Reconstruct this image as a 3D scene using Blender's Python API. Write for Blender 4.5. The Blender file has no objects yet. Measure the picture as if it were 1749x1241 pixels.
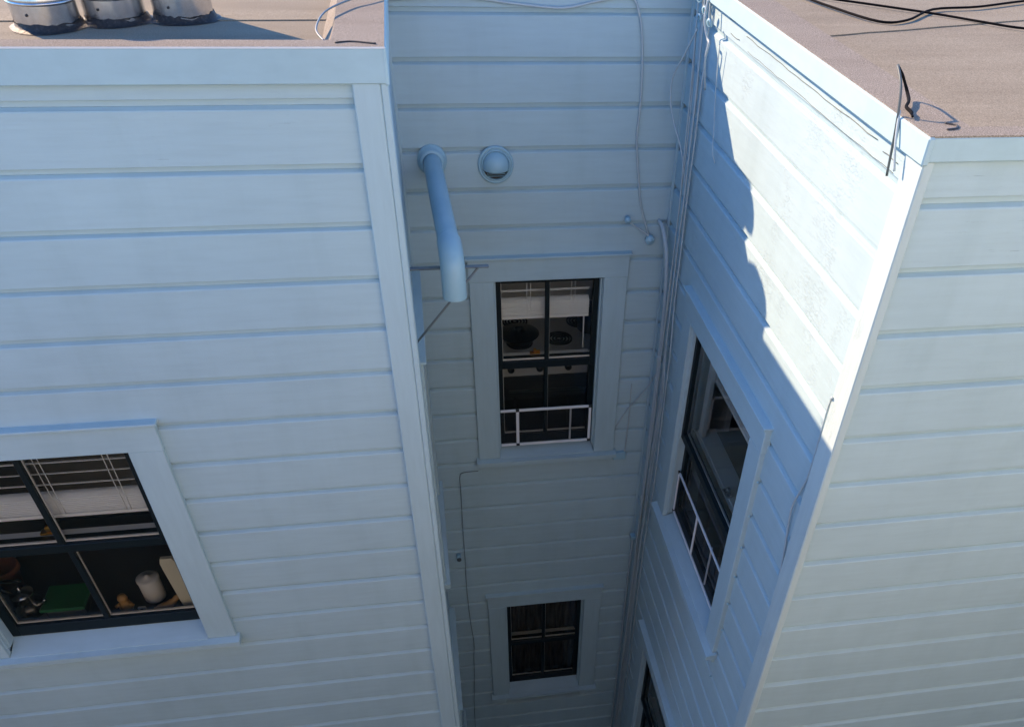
import bpy, math, random
from mathutils import Vector, Matrix
random.seed(7)
R = math.radians
sc = bpy.context.scene
COL = sc.collection
S = 0.2            # metres per siding course (all layout below is in courses)
CZ = 11.0          # height of the eye above the ground, metres

def W(p): return Vector((p[0]*S, p[1]*S, CZ + p[2]*S))

# ------------------------------------------------------------------ camera
cam = bpy.data.cameras.new('camera'); camo = bpy.data.objects.new('camera', cam); COL.objects.link(camo)
Rt = Vector((0.9856863296, -0.1646201412, 0.0363685128))
Up = Vector((0.0906890203, 0.6995954390, 0.7087606954))
Fw = Vector((0.1421195314, 0.6953175036, -0.7045108998))
m = Matrix(((Rt.x, Up.x, -Fw.x, 0), (Rt.y, Up.y, -Fw.y, 0), (Rt.z, Up.z, -Fw.z, 0), (0, 0, 0, 1)))
camo.matrix_world = Matrix.Translation((0, 0, CZ)) @ m
cam.sensor_fit = 'HORIZONTAL'; cam.sensor_width = 36
cam.lens = 36 * 1388.32 / 1749
cam.shift_x = -110.05/1749
cam.shift_y = 349.06/1749
cam.clip_start = 0.05; cam.clip_end = 500
sc.camera = camo

# ------------------------------------------------------------------ light
SUN = Vector((1, -1.04, -0.725)).normalized()
world = bpy.data.worlds.new('World'); sc.world = world; world.use_nodes = True
wn = world.node_tree.nodes; wl = world.node_tree.links
sky = wn.new('ShaderNodeTexSky'); sky.sky_type = 'NISHITA'; sky.sun_disc = False
sky.sun_elevation = math.asin(-SUN.z); sky.sun_rotation = math.atan2(-SUN.x, -SUN.y)
sky.air_density = 1.0; sky.dust_density = 0.0; sky.ozone_density = 9.0
bg = wn['Background']; bg.inputs[1].default_value = 0.15
wl.new(sky.outputs[0], bg.inputs[0])
sl = bpy.data.lights.new('sun', 'SUN'); sl.energy = 3.8; sl.angle = R(0.5); sl.color = (1, 0.72, 0.48)
so = bpy.data.objects.new('sun', sl); COL.objects.link(so)
so.rotation_euler = SUN.to_track_quat('-Z', 'Y').to_euler(); so.location = (-10, 10, 25)
sc.view_settings.view_transform = 'Standard'; sc.view_settings.look = 'None'
sc.view_settings.exposure = 1.34; sc.view_settings.gamma = 1; sc.view_settings.use_curve_mapping = False
sc.render.engine = 'CYCLES'
try:
    sc.cycles.max_bounces = 8; sc.cycles.diffuse_bounces = 5; sc.cycles.transparent_max_bounces = 12
except Exception: pass

# ------------------------------------------------------------------ helpers
class MB:
    """collects faces in layout units"""
    def __init__(s): s.v = []; s.f = []; s.sm = []
    def add(s, vs, fs, smooth=False):
        n = len(s.v); s.v += [tuple(p) for p in vs]
        s.f += [tuple(i+n for i in f) for f in fs]; s.sm += [smooth]*len(fs)
        return s
    def box(s, x0, x1, y0, y1, z0, z1, bev=0.012):
        x0, x1 = min(x0, x1), max(x0, x1); y0, y1 = min(y0, y1), max(y0, y1); z0, z1 = min(z0, z1), max(z0, z1)
        b = min(bev, (x1-x0)/3, (y1-y0)/3, (z1-z0)/3)
        vs = []
        for zi, z in enumerate((z0, z1)):
            for (x, y) in ((x0, y0), (x1, y0), (x1, y1), (x0, y1)):
                sx = 1 if x == x0 else -1; sy = 1 if y == y0 else -1; sz = 1 if zi == 0 else -1
                vs.append((x, y+sy*b, z+sz*b)); vs.append((x+sx*b, y, z+sz*b)); vs.append((x+sx*b, y+sy*b, z))
        # vertex c: corner index, 3*c + (0:x-face,1:y-face,2:z-face)
        X = lambda c: 3*c; Y = lambda c: 3*c+1; Z = lambda c: 3*c+2
        fs = [(X(0), X(4), X(7), X(3)), (X(1), X(2), X(6), X(5)), (Y(0), Y(1), Y(5), Y(4)), (Y(2), Y(3), Y(7), Y(6)),
              (Z(0), Z(3), Z(2), Z(1)), (Z(4), Z(5), Z(6), Z(7))]
        # edges parallel z
        for c in range(4):
            fs.append((X(c), Y(c), Y(c+4), X(c+4)) if c in (0, 2) else (Y(c), X(c), X(c+4), Y(c+4)))
        for a, b_ in ((0, 1), (3, 2), (4, 5), (7, 6)):
            fs.append((Y(a), Z(a), Z(b_), Y(b_)))
        for a, b_ in ((0, 3), (1, 2), (4, 7), (5, 6)):
            fs.append((X(a), Z(a), Z(b_), X(b_)))
        for c in range(8): fs.append((X(c), Y(c), Z(c)))
        return s.add(vs, fs)
    def lathe(s, prof, c, axis=(0, 0, 1), n=32, smooth=True, a0=0, a1=2*math.pi):
        ax = Vector(axis).normalized(); t = Vector((1, 0, 0)) if abs(ax.x) < .9 else Vector((0, 1, 0))
        u = ax.cross(t).normalized(); w = ax.cross(u); c = Vector(c); full = abs(a1-a0-2*math.pi) < 1e-6
        k = n if full else n+1; vs = []
        for r, h in prof:
            for i in range(k):
                a = a0+(a1-a0)*i/n
                vs.append(c+ax*h+(u*math.cos(a)+w*math.sin(a))*r)
        fs = []
        for j in range(len(prof)-1):
            for i in range(n):
                i2 = (i+1) % k
                fs.append((j*k+i, j*k+i2, (j+1)*k+i2, (j+1)*k+i))
        return s.add(vs, fs, smooth)
    def tube(s, pts, r, n=8, smooth_path=True, sub=5, caps=True):
        P = [Vector(p) for p in pts]
        if smooth_path and len(P) > 2:
            Q = []
            for i in range(len(P)-1):
                p0 = P[max(i-1, 0)]; p1 = P[i]; p2 = P[i+1]; p3 = P[min(i+2, len(P)-1)]
                for k in range(sub):
                    t = k/sub
                    Q.append(0.5*((2*p1)+(p2-p0)*t+(2*p0-5*p1+4*p2-p3)*t*t+(3*p1-p0-3*p2+p3)*t**3))
            Q.append(P[-1]); P = Q
        rr = r if isinstance(r, (list, tuple)) else [r]*len(P)
        if len(rr) != len(P): rr = [rr[min(int(i*len(rr)/len(P)), len(rr)-1)] for i in range(len(P))]
        prev = None; vs = []
        for i, p in enumerate(P):
            d = (P[min(i+1, len(P)-1)]-P[max(i-1, 0)]).normalized()
            if prev is None:
                u = d.orthogonal().normalized()
            else:
                u = (prev-d*prev.dot(d))
                u = u.normalized() if u.length > 1e-6 else d.orthogonal().normalized()
            prev = u; w = d.cross(u)
            for k in range(n):
                a = 2*math.pi*k/n; vs.append(p+(u*math.cos(a)+w*math.sin(a))*rr[i])
        fs = [(i*n+k, i*n+(k+1) % n, (i+1)*n+(k+1) % n, (i+1)*n+k) for i in range(len(P)-1) for k in range(n)]
        if caps: fs += [tuple(range(n-1, -1, -1)), tuple((len(P)-1)*n+k for k in range(n))]
        return s.add(vs, fs, True)
    def build(s, name, mat, parent=None, origin=None, **props):
        vs = [W(p) for p in s.v]
        if parent is not None: o0 = ORG[parent.name]
        elif origin is not None: o0 = W(origin)
        else:
            n = len(vs); o0 = sum(vs, Vector())/n; o0.z = min(v.z for v in vs)
        org = sum(vs, Vector())/len(vs) if parent is not None else o0
        me = bpy.data.meshes.new(name); me.from_pydata([v-org for v in vs], [], s.f)
        me.polygons.foreach_set('use_smooth', s.sm)
        me.validate(); me.update()
        import bmesh
        bm = bmesh.new(); bm.from_mesh(me); bmesh.ops.recalc_face_normals(bm, faces=bm.faces); bm.to_mesh(me); bm.free()
        if mat: me.materials.append(mat)
        o = bpy.data.objects.new(name, me); COL.objects.link(o)
        if parent is not None:
            o.parent = parent; o.location = org-o0
        else: o.location = org
        ORG[o.name] = org
        for k, v in props.items(): o[k] = v
        return o
ORG = {}
def thing(name, label, cat, loc, group=None):
    o = bpy.data.objects.new(name, None); COL.objects.link(o); o.location = W(loc); ORG[o.name] = W(loc)
    o.empty_display_size = .1
    o['label'] = label; o['category'] = cat
    if group: o['group'] = group
    return o
def tag(o, label=None, cat=None, group=None, kind=None):
    if label: o['label'] = label
    if cat: o['category'] = cat
    if group: o['group'] = group
    if kind: o['kind'] = kind
    return o
def box(name, mat, parent, *b, bev=0.012, **p): return MB().box(*b, bev=bev).build(name, mat, parent, **p)

# ------------------------------------------------------------------ materials
def mat(name, col, rough=.6, metal=0, spec=.5):
    m = bpy.data.materials.new(name); m.use_nodes = True
    b = m.node_tree.nodes['Principled BSDF']
    b.inputs['Base Color'].default_value = (*col, 1); b.inputs['Roughness'].default_value = rough
    b.inputs['Metallic'].default_value = metal; b.inputs['Specular IOR Level'].default_value = spec
    return m
def nodes(m): return m.node_tree.nodes, m.node_tree.links, m.node_tree.nodes['Principled BSDF']
def noise(m, scale, detail=4, rough=.55, vec=None, stretch=None):
    n, l, _ = nodes(m)
    g = n.new('ShaderNodeNewGeometry'); v = g.outputs['Position']
    if stretch:
        mp = n.new('ShaderNodeMapping'); mp.inputs['Scale'].default_value = stretch
        l.new(v, mp.inputs['Vector']); v = mp.outputs['Vector']
    t = n.new('ShaderNodeTexNoise'); t.inputs['Scale'].default_value = scale
    t.inputs['Detail'].default_value = detail; t.inputs['Roughness'].default_value = rough
    l.new(v, t.inputs['Vector']); return t.outputs['Fac']
def ramp(m, src, stops):
    n, l, _ = nodes(m); r = n.new('ShaderNodeValToRGB'); e = r.color_ramp.elements
    while len(e) < len(stops): e.new(.5)
    for el, (p, c) in zip(e, stops):
        el.position = p; el.color = (*c, 1) if not isinstance(c, (int, float)) else (c, c, c, 1)
    l.new(src, r.inputs['Fac']); return r.outputs['Color']
def mix(m, fac, a, b, mode='MIX'):
    n, l, _ = nodes(m); x = n.new('ShaderNodeMix'); x.data_type = 'RGBA'; x.blend_type = mode
    for s, v in ((0, fac), (6, a), (7, b)):
        if hasattr(v, 'is_output') or hasattr(v, 'links'): l.new(v, x.inputs[s])
        else: x.inputs[s].default_value = v if s == 0 else (*v, 1)
    return x.outputs[2]
def mathn(m, op, a, b):
    n, l, _ = nodes(m); x = n.new('ShaderNodeMath'); x.operation = op
    for i, v in enumerate((a, b)):
        if isinstance(v, (int, float)): x.inputs[i].default_value = v
        else: l.new(v, x.inputs[i])
    return x.outputs[0]
def bump(m, h, strength, dist=.002, prev=None):
    n, l, b = nodes(m); x = n.new('ShaderNodeBump'); x.inputs['Strength'].default_value = strength
    x.inputs['Distance'].default_value = dist; l.new(h, x.inputs['Height'])
    if prev: l.new(prev, x.inputs['Normal'])
    l.new(x.outputs[0], b.inputs['Normal']); return x.outputs[0]
def basecol(m, c):
    n, l, b = nodes(m); l.new(c, b.inputs['Base Color'])

PAINT = (.412, .552, .598)
def paint(name, stretch, wear=0., col=PAINT):
    m = mat(name, col, .62, spec=.35)
    n, l, b = nodes(m)
    big = noise(m, 1.3, 3, .6)
    c1 = ramp(m, big, [(.3, tuple(x*.95 for x in col)), (.7, tuple(min(1, x*1.04) for x in col))])
    grain = noise(m, 9, 6, .65, stretch=stretch)
    c2 = mix(m, .22, c1, ramp(m, grain, [(.3, .72), (.62, 1.)]), 'MULTIPLY')
    # thin hairline cracks following the grain, only in patches
    cr = noise(m, 16, 5, .7, stretch=tuple(s*1.4 for s in stretch))
    patch = noise(m, 2.1 if not wear else 2.6, 3, .6)
    lo, hi = (.60, .74) if not wear else (.46, .62)
    msk = mathn(m, 'MULTIPLY', ramp(m, cr, [(.66, 0.), (.70, 1.)]), ramp(m, patch, [(lo, 0.), (hi, 1.)]))
    c3 = mix(m, mathn(m, 'MULTIPLY', msk, .55), c2, tuple(x*.5 for x in col))
    # old drips and rain dirt
    dirt = noise(m, 3.0, 6, .6, stretch=(2.5, 2.5, .35))
    c4 = mix(m, .5, c3, ramp(m, dirt, [(.30, (.90, .91, .90)), (.52, (1, 1, 1))]), 'MULTIPLY')
    basecol(m, c4)
    fine = noise(m, 260, 2, .5)
    b1 = bump(m, fine, .08, .001)
    b2 = bump(m, grain, .35 + .25*wear, .0022, b1)
    wav = noise(m, 4.5, 2, .5)
    b3 = bump(m, wav, .25, .006, b2)
    if wear:
        fl = noise(m, 26, 9, .78, stretch=tuple(.3+.75*s/2 for s in stretch))
        step = ramp(m, fl, [(.50, 0.), (.535, 1.)])
        pm = mathn(m, 'MULTIPLY', step, ramp(m, patch, [(.50, 0.), (.66, 1.)]))
        b3 = bump(m, pm, .55*wear, .0022, b3)
    b3 = bump(m, msk, -.5, .002, b3)
    return m
M = {}
M['px'] = paint('painted_siding_along_x', (.5, 3, 5))
M['py'] = paint('painted_siding_along_y', (3, .5, 5))
M['pyw'] = paint('flaking_painted_siding', (3, .5, 5), wear=1.)
M['pxw'] = paint('weathered_painted_siding', (.4, 3, 7), wear=.35)
M['pz'] = paint('painted_trim_upright', (5, 5, .5))
M['pzw'] = paint('flaking_painted_trim_upright', (5, 5, .5), wear=1., col=(.47, .585, .60))
M['mint'] = paint('painted_fascia', (1, 1, 3), col=(.395, .555, .605))
M['pm'] = mat('painted_metal', (.52, .64, .70), .42, spec=.5)
bump(M['pm'], noise(M['pm'], 60, 3), .12, .001)
basecol(M['pm'], ramp(M['pm'], noise(M['pm'], 7, 5), [(.3, (.27, .46, .56)), (.7, (.33, .52, .61))]))
M['cable'] = mat('painted_cable', (.42, .49, .51), .5)
M['black_cable'] = mat('black_cable', (.006, .006, .007), .85, spec=.1)
M['grey_cable'] = mat('grey_cable', (.09, .11, .11), .5)
M['dull_cable'] = mat('dull_painted_cable', (.16, .20, .22), .5)
M['sash'] = mat('dark_green_sash_paint', (.003, .010, .013), .5, spec=.3)
M['white'] = mat('white_interior_paint', (.85, .85, .83), .5)
M['alu'] = mat('white_aluminium', (.78, .78, .78), .35)
M['blind'] = mat('white_blind_slat', (.90, .90, .88), .5)
M['black'] = mat('black_enamel', (.01, .01, .011), .3)
M['room'] = mat('room_wall_paint', (.22, .22, .20), .8)
M['counter'] = mat('dark_counter', (.06, .055, .05), .4)
M['stove'] = mat('stove_enamel', (.62, .62, .60), .25)
M['wood'] = mat('light_wood', (.42, .24, .10), .55)
M['brass'] = mat('brass', (.80, .45, .08), .28, 1)
M['steel'] = mat('steel', (.55, .55, .55), .25, 1)
M['steel_dark'] = mat('dark_steel', (.12, .12, .11), .3, 1)
M['green'] = mat('green_plastic', (.02, .16, .05), .35)
M['clear'] = mat('pale_translucent_plastic', (.12, .14, .14), .25)
M['cream'] = mat('cream_plastic', (.72, .66, .50), .5)
M['ceramic'] = mat('white_ceramic', (.72, .70, .66), .25)
M['tan'] = mat('tan_ceramic', (.55, .30, .10), .5)
M['terracotta'] = mat('terracotta', (.36, .13, .07), .7)
M['black_door'] = mat('dark_oven_door', (.03, .03, .03), .35)
M['cabinet'] = mat('grey_cabinet_paint', (.20, .20, .19), .5)
m = mat('curtain_cloth', (.045, .04, .036), .9); M['curtain'] = m
basecol(m, ramp(m, noise(m, 30, 6, .7, stretch=(1, 1, .15)), [(.35, (.03, .026, .024)), (.65, (.10, .09, .08))]))
m = mat('insect_mesh', (.02, .02, .02), .8); M['mesh'] = m
n, l, b = nodes(m); b.inputs['Alpha'].default_value = .35
# window glass : clear with real fresnel reflection
m = bpy.data.materials.new('window_glass'); m.use_nodes = True; n, l = m.node_tree.nodes, m.node_tree.links
for x in list(n): n.remove(x)
out = n.new('ShaderNodeOutputMaterial'); tr = n.new('ShaderNodeBsdfTransparent'); gl = n.new('ShaderNodeBsdfGlossy')
fr = n.new('ShaderNodeFresnel'); mx = n.new('ShaderNodeMixShader')
fr.inputs[0].default_value = 1.5; gl.inputs['Roughness'].default_value = .01; tr.inputs[0].default_value = (.93, .95, .95, 1)
l.new(fr.outputs[0], mx.inputs[0]); l.new(tr.outputs[0], mx.inputs[1]); l.new(gl.outputs[0], mx.inputs[2]); l.new(mx.outputs[0], out.inputs[0])
M['glass'] = m
# roofing felt with mineral granules
def felt(name, a, b_, c_, grain):
    m = mat(name, a, .95, spec=.1)
    g = noise(m, grain, 3, .8)
    g2 = noise(m, grain*2.6, 2, .7)
    col = ramp(m, g, [(.36, b_), (.5, a), (.64, c_)])
    col = mix(m, .45, col, ramp(m, g2, [(.35, .45), (.6, 1.)]), 'MULTIPLY')
    st = noise(m, 2.2, 6, .6, stretch=(.7, 4, 1))
    col = mix(m, .5, col, ramp(m, st, [(.3, (.68, .66, .64)), (.62, (1.0, 1, 1))]), 'MULTIPLY')
    basecol(m, col)
    bb = bump(m, g, .6, .002); bump(m, noise(m, 5, 3), .3, .01, bb)
    return m
M['felt'] = felt('tan_roofing_felt', (.33, .295, .22), (.24, .212, .157), (.44, .395, .31), 210)
M['strip'] = felt('grey_pink_edge_felt', (.31, .275, .22), (.19, .165, .135), (.54, .49, .42), 280)
m = mat('galvanised_sheet', (.6, .6, .6), .27, 1); M['galv'] = m
basecol(m, ramp(m, noise(m, 22, 6, .7), [(.3, (.50, .50, .51)), (.55, (.62, .62, .62)), (.75, (.74, .74, .74))]))
bump(m, noise(m, 30, 4), .15, .002)
m = mat('black_roof_mastic', (.02, .019, .018), .55); M['mastic'] = m
basecol(m, ramp(m, noise(m, 70, 6, .75), [(.35, (.012, .012, .013)), (.56, (.035, .032, .03)), (.72, (.11, .10, .09))]))
bump(m, noise(m, 45, 6, .7), 1., .006)
m = mat('rough_concrete', (.33, .32, .30), .9); M['conc'] = m
basecol(m, ramp(m, noise(m, 3, 8, .65), [(.3, (.24, .235, .22)), (.7, (.40, .385, .36))]))
M['asphalt'] = mat('asphalt', (.05, .05, .05), .9)
basecol(M['asphalt'], ramp(M['asphalt'], noise(M['asphalt'], 30, 6, .7), [(.3, (.035, .035, .035)), (.7, (.065, .065, .063))]))
M['stucco2'] = mat('pale_stucco', (.82, .84, .78), .9)
m = mat('cream_stucco', (.50, .46, .37), .9); M['stucco'] = m
bump(m, noise(m, 60, 4), .5, .004)

# ------------------------------------------------------------------ constants of the layout (courses)
YL, YR, YB = 15.22, 10.60, 22.44        # siding face planes looking south
XSR, XSL = 6.754, -.53                  # siding faces of the light well's side walls
ZR, ZL0 = -4.29, -4.22                  # arris of the first visible course
ROOF = -3.31
KMAX = 45
D, E_, G = .088, .046, .158

house = thing('clapboard_house', 'pale blue clapboard house with flat tan roofs around a narrow light well', 'house', (3, 22, -55))

# mapping of a wall: a (right seen from outside), b up, c outwards
def wmap(kind):
    if kind == 'L': return lambda a, b, c: (a, YL-c, b)
    if kind == 'R': return lambda a, b, c: (a, YR-c, b)
    if kind == 'B': return lambda a, b, c: (a, YB-c, b)
    if kind == 'SR': return lambda a, b, c: (XSR-c, -a, b)
    if kind == 'SL': return lambda a, b, c: (XSL+c, a, b)
def abox(mb, f, a0, a1, b0, b1, c0, c1, bev=.012):
    p, q = f(a0, b0, c0), f(a1, b1, c1)
    return mb.box(p[0], q[0], p[1], q[1], p[2], q[2], bev)

def board(kind, a0, a1, k, z0, mname):
    f = wmap(kind); zt = z0-k; zb = zt-1; zt = min(zt, ROOF-.08)
    prof = [(-.26, zt+E_-.002), (-D, zt+E_), (-.012, zt+.008), (0, zt-.012), (0, zb+G+.008), (-.006, zb+G), (-.062, zb+G-.012), (-D, zb+E_+.004), (-.26, zb+E_+.004)]
    nseg = max(1, min(5, int((a1-a0)/1.6))); mb = MB(); vs = []
    off = random.uniform(-.006, .006)
    for i in range(nseg+1):
        a = a0+(a1-a0)*i/nseg
        w = random.uniform(-.007, .007); w2 = random.uniform(-.006, .006)
        for j, (c, b) in enumerate(prof):
            jj = w if j in (2, 3) else (w2 if j in (4, 5) else 0)
            vs.append(f(a, b+jj, c+(off+w*.5 if 1 < j < 6 else 0)))
    n = len(prof); fs = []
    for i in range(nseg):
        for j in range(n):
            j2 = (j+1) % n; fs.append((i*n+j, i*n+j2, (i+1)*n+j2, (i+1)*n+j))
    fs += [tuple(range(n)), tuple(nseg*n+j for j in range(n-1, -1, -1))]
    mb.add(vs, fs).build('siding_board', M[mname], house)

def siding(kind, a0, a1, z0, mname, openings, k0=-1, wearrows=(), wmat=None, split=None):
    for k in range(k0, KMAX):
        zt, zb = z0-k, z0-k-1
        spans = [(a0, a1)]
        for (o0, o1, ob, ot) in openings:
            if zb < ot-.02 and zt > ob+.02:
                ns = []
                for s0, s1 in spans:
                    if o1 <= s0 or o0 >= s1: ns.append((s0, s1)); continue
                    if o0 > s0: ns.append((s0, o0))
                    if o1 < s1: ns.append((o1, s1))
                spans = ns
        for s0, s1 in spans:
            if s1-s0 > .05: board(kind, s0, s1, k, z0, wmat if (wmat and k in wearrows) else mname)
    # sheathing behind the boards, with the same openings
    f = wmap(kind); mb = MB(); zs = sorted({ROOF-.3, z0-KMAX-1} | {z for o in openings for z in (o[2], o[3])})
    for zb, zt in zip(zs[:-1], zs[1:]):
        spans = [(a0-.0, a1+.0)]
        for (o0, o1, ob, ot) in openings:
            if zb < ot-.001 and zt > ob+.001:
                ns = []
                for s0, s1 in spans:
                    if o1 <= s0 or o0 >= s1: ns.append((s0, s1)); continue
                    if o0 > s0: ns.append((s0, o0))
                    if o1 < s1: ns.append((o1, s1))
                spans = ns
        for s0, s1 in spans: abox(mb, f, s0, s1, zb, zt, -.5, -.265, bev=.0)
    mb.build('sheathing', M['px'], house)

# windows: (a0, a1) opening, (b0, b1) bottom/top of opening
CW = .68
def hole(a0, a1, b0, b1): return (a0-.12, a1+.12, b0-.34, b1+.12)
WB1 = (1.73, 4.93, -16.72, -10.70)
WB2 = (1.73, 4.94, -30.12, -24.48)
WSR1 = (-18.98, -13.99, -16.98, -10.50)
WSR2 = (-18.98, -13.99, -30.3, -23.85)
WL1 = (-11.41, -6.66, -16.40, -10.65)
WSL1 = (17.75, 21.05, -17.1, -10.72)
WSL2 = (17.75, 21.05, -30.2, -24.4)
siding('L', -60, -.86, ZL0, 'px', [hole(*WL1)], wearrows=(-1, 0), wmat='pxw')  # left wing carried on out of view to keep sun off the yard
siding('R', 6.69, 30, ZR, 'px', [], wearrows=(-1, 0), wmat='pxw')
siding('B', -.62, 6.84, ZR, 'px', [hole(*WB1), hole(*WB2)])
siding('SR', -22.41, -10.95, ZR, 'py', [hole(*WSR1), hole(*WSR2)], wearrows=(-1, 0, 1, 2, 3, 4), wmat='pyw')
siding('SL', 15.5, 22.44, ZR, 'py', [hole(*WSL1), hole(*WSL2)])
ZB = ZR-KMAX-1
# corner boards
def cb(nm, mt, *b): return box('corner_board', M[mt], house, *b, bev=.02)
cb('l', 'pz', -1.0, -.552, YL-.11, YL+.05, ZB, ROOF-.3)
cb('l2', 'pz', -.55, -.43, YL-.105, YL+.62, ZB, ROOF-.3)
cb('r', 'pzw', 6.60, 6.76, YR-.06, YR+.47, ZB, ROOF-.3)
cb('r2', 'pz', 6.605, 6.71, YR-.035, YR-.0, ZB, ROOF-.34)
box('corner_bead', M['pz'], house, XSR-.06, XSR+.02, YB-.06, YB+.02, ZB, ROOF-.3)
box('corner_post', M['pz'], house, XSR+.021, XSR+.5, YB+.021, YB+.5, ZB, ROOF-.35)
box('corner_post', M['pz'], house, XSL-.5, XSL-.021, YB+.021, YB+.5, ZB, ROOF-.35)
box('corner_bead', M['pz'], house, XSL-.02, XSL+.06, YB-.06, YB+.02, ZB, ROOF-.3)
# fascia
def fas(*b, mt='mint'): return box('fascia_board', M[mt], house, *b, bev=.02)
fas(-60, -.42, YL-.135, YL+.02, ROOF-.52, ROOF-.01)
fas(-.47, -.40, YL-.14, YB-.005, ROOF-.54, ROOF-.013)
fas(6.54, 30, YR-.09, YR+.02, ROOF-.33, ROOF-.012)
fas(6.53, 6.63, YR-.12, YB-.005, ROOF-.36, ROOF-.01)
fas(XSL+.02, XSR-.02, YB-.12, YB+.02, ROOF-.36, ROOF-.01)
box('edge_flashing', M['alu'], house, -60, -.41, YL-.143, YL-.136, ROOF-.02, ROOF+.004, bev=.002)
box('foundation', M['conc'], house, -60.1, -.4, YL-.1, YL+.8, -55, ZB)
box('foundation', M['conc'], house, 6.6, 30, YR-.1, YR+.8, -55, ZB)
box('foundation', M['conc'], house, -.4, 6.6, YB-.1, YB+.8, -55, ZB)

# ---- roofs : deck sunk a little behind a sloping granulated edge strip
def roof(x0, x1, y0, y1, edges, rec):
    mb = MB().box(x0, x1, y0, y1, ROOF-rec-.3, ROOF-rec, bev=0)
    return mb.build('roof', M['felt'], house)
rl = roof(-59.9, -.8, YL+.3, 40, None, .38)
rr = roof(7.0, 30, YR+.3, 40, None, .30)
rb = roof(-.8, 7.0, YB+.3, 40, None, .36)
def strip(parent, pts_out, pts_in, rec):
    """edge strip: outer line, inner line at the roof level, then a slope down to the deck"""
    mb = MB(); n = len(pts_out); vs = []
    for (x, y) in pts_out: vs.append((x, y, ROOF+.002))
    for (x, y) in pts_in: vs.append((x, y, ROOF+.012))
    for (o, i) in zip(pts_out, pts_in):
        d = Vector((i[0]-o[0], i[1]-o[1])); d = d.normalized()*.32; vs.append((i[0]+d.x, i[1]+d.y, ROOF-rec-.01))
    for (x, y) in pts_out: vs.append((x, y, ROOF-.2))
    fs = []
    for i in range(n-1):
        fs += [(i, i+1, n+i+1, n+i), (n+i, n+i+1, 2*n+i+1, 2*n+i), (3*n+i, 3*n+i+1, i+1, i)]
    return mb.add(vs, fs).build('roof_edge_strip', M['strip'], parent)
def seg(a, b, n, j=0.):
    return [(a[0]+(b[0]-a[0])*i/n+random.uniform(-j, j), a[1]+(b[1]-a[1])*i/n+random.uniform(-j, j)) for i in range(n+1)]
strip(rl, seg((-59.9, YL-.125), (-.42, YL-.125), 90), seg((-59.9, YL+.27), (-1.25, YL+.27), 90, .012), .38)
strip(rl, seg((-.42, YL-.125), (-.42, 40), 24), seg((-1.25, YL+.27), (-1.25, 40), 24, .02), .38)
strip(rr, seg((6.56, 40), (6.56, YR-.08), 24), seg((7.30, 40), (7.30, YR+.25), 24, .02), .30)
strip(rr, seg((6.56, YR-.08), (30, YR-.11), 24), seg((7.30, YR+.25), (30, YR+.25), 24, .015), .30)
strip(rb, seg((6.5, YB-.1), (-.4, YB-.1), 6), seg((6.2, YB+.5), (-.2, YB+.5), 6), .36)
# lapped seams of the felt
def lap(parent, pts, h=.02, w=.9, rec=.3):
    mb = MB(); vs = []; n = len(pts)
    for (x, y) in pts:
        z = ROOF-rec; vs += [(x, y, z+.002), (x, y, z+h), (x+.0, y+w, z+.003)]
    fs = []
    for i in range(n-1):
        for j in range(2): fs.append((3*i+j, 3*i+j+1, 3*i+3+j+1, 3*i+3+j))
    return mb.add(vs, fs).build('felt_sheet', M['felt'], parent)
kL, kR = (3.31+.38)/3.31, (3.31+.30)/3.31
lap(rl, seg((-59*kL, 14.6*kL), (-1.40*kL, 16.85*kL), 60, .02), rec=.38)
lap(rl, seg((-59*kL, 19.9*kL), (-1.40*kL, 20.6*kL), 20, .02), rec=.38)
lap(rr, seg((7.25*kR, 15.82*kR), (14*kR, 17.7*kR), 16, .02), rec=.30)
lap(rr, seg((7.25*kR, 19.6*kR), (14*kR, 21.5*kR), 16, .02), rec=.30)
# torn flap of felt by the corner of each roof
def crack(parent, pts, z):
    MB().tube([(x, y, z) for x, y in pts], .022, 5).build('seam_crack', M['mastic'], parent)
crack(rl, [(-1.18, 15.3), (-.95, 15.38), (-.75, 15.33), (-.55, 15.25)], ROOF+.008)
crack(rr, [(7.0, 11.0), (7.12, 10.9), (7.05, 10.78), (6.9, 10.74)], ROOF+.008)

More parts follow.
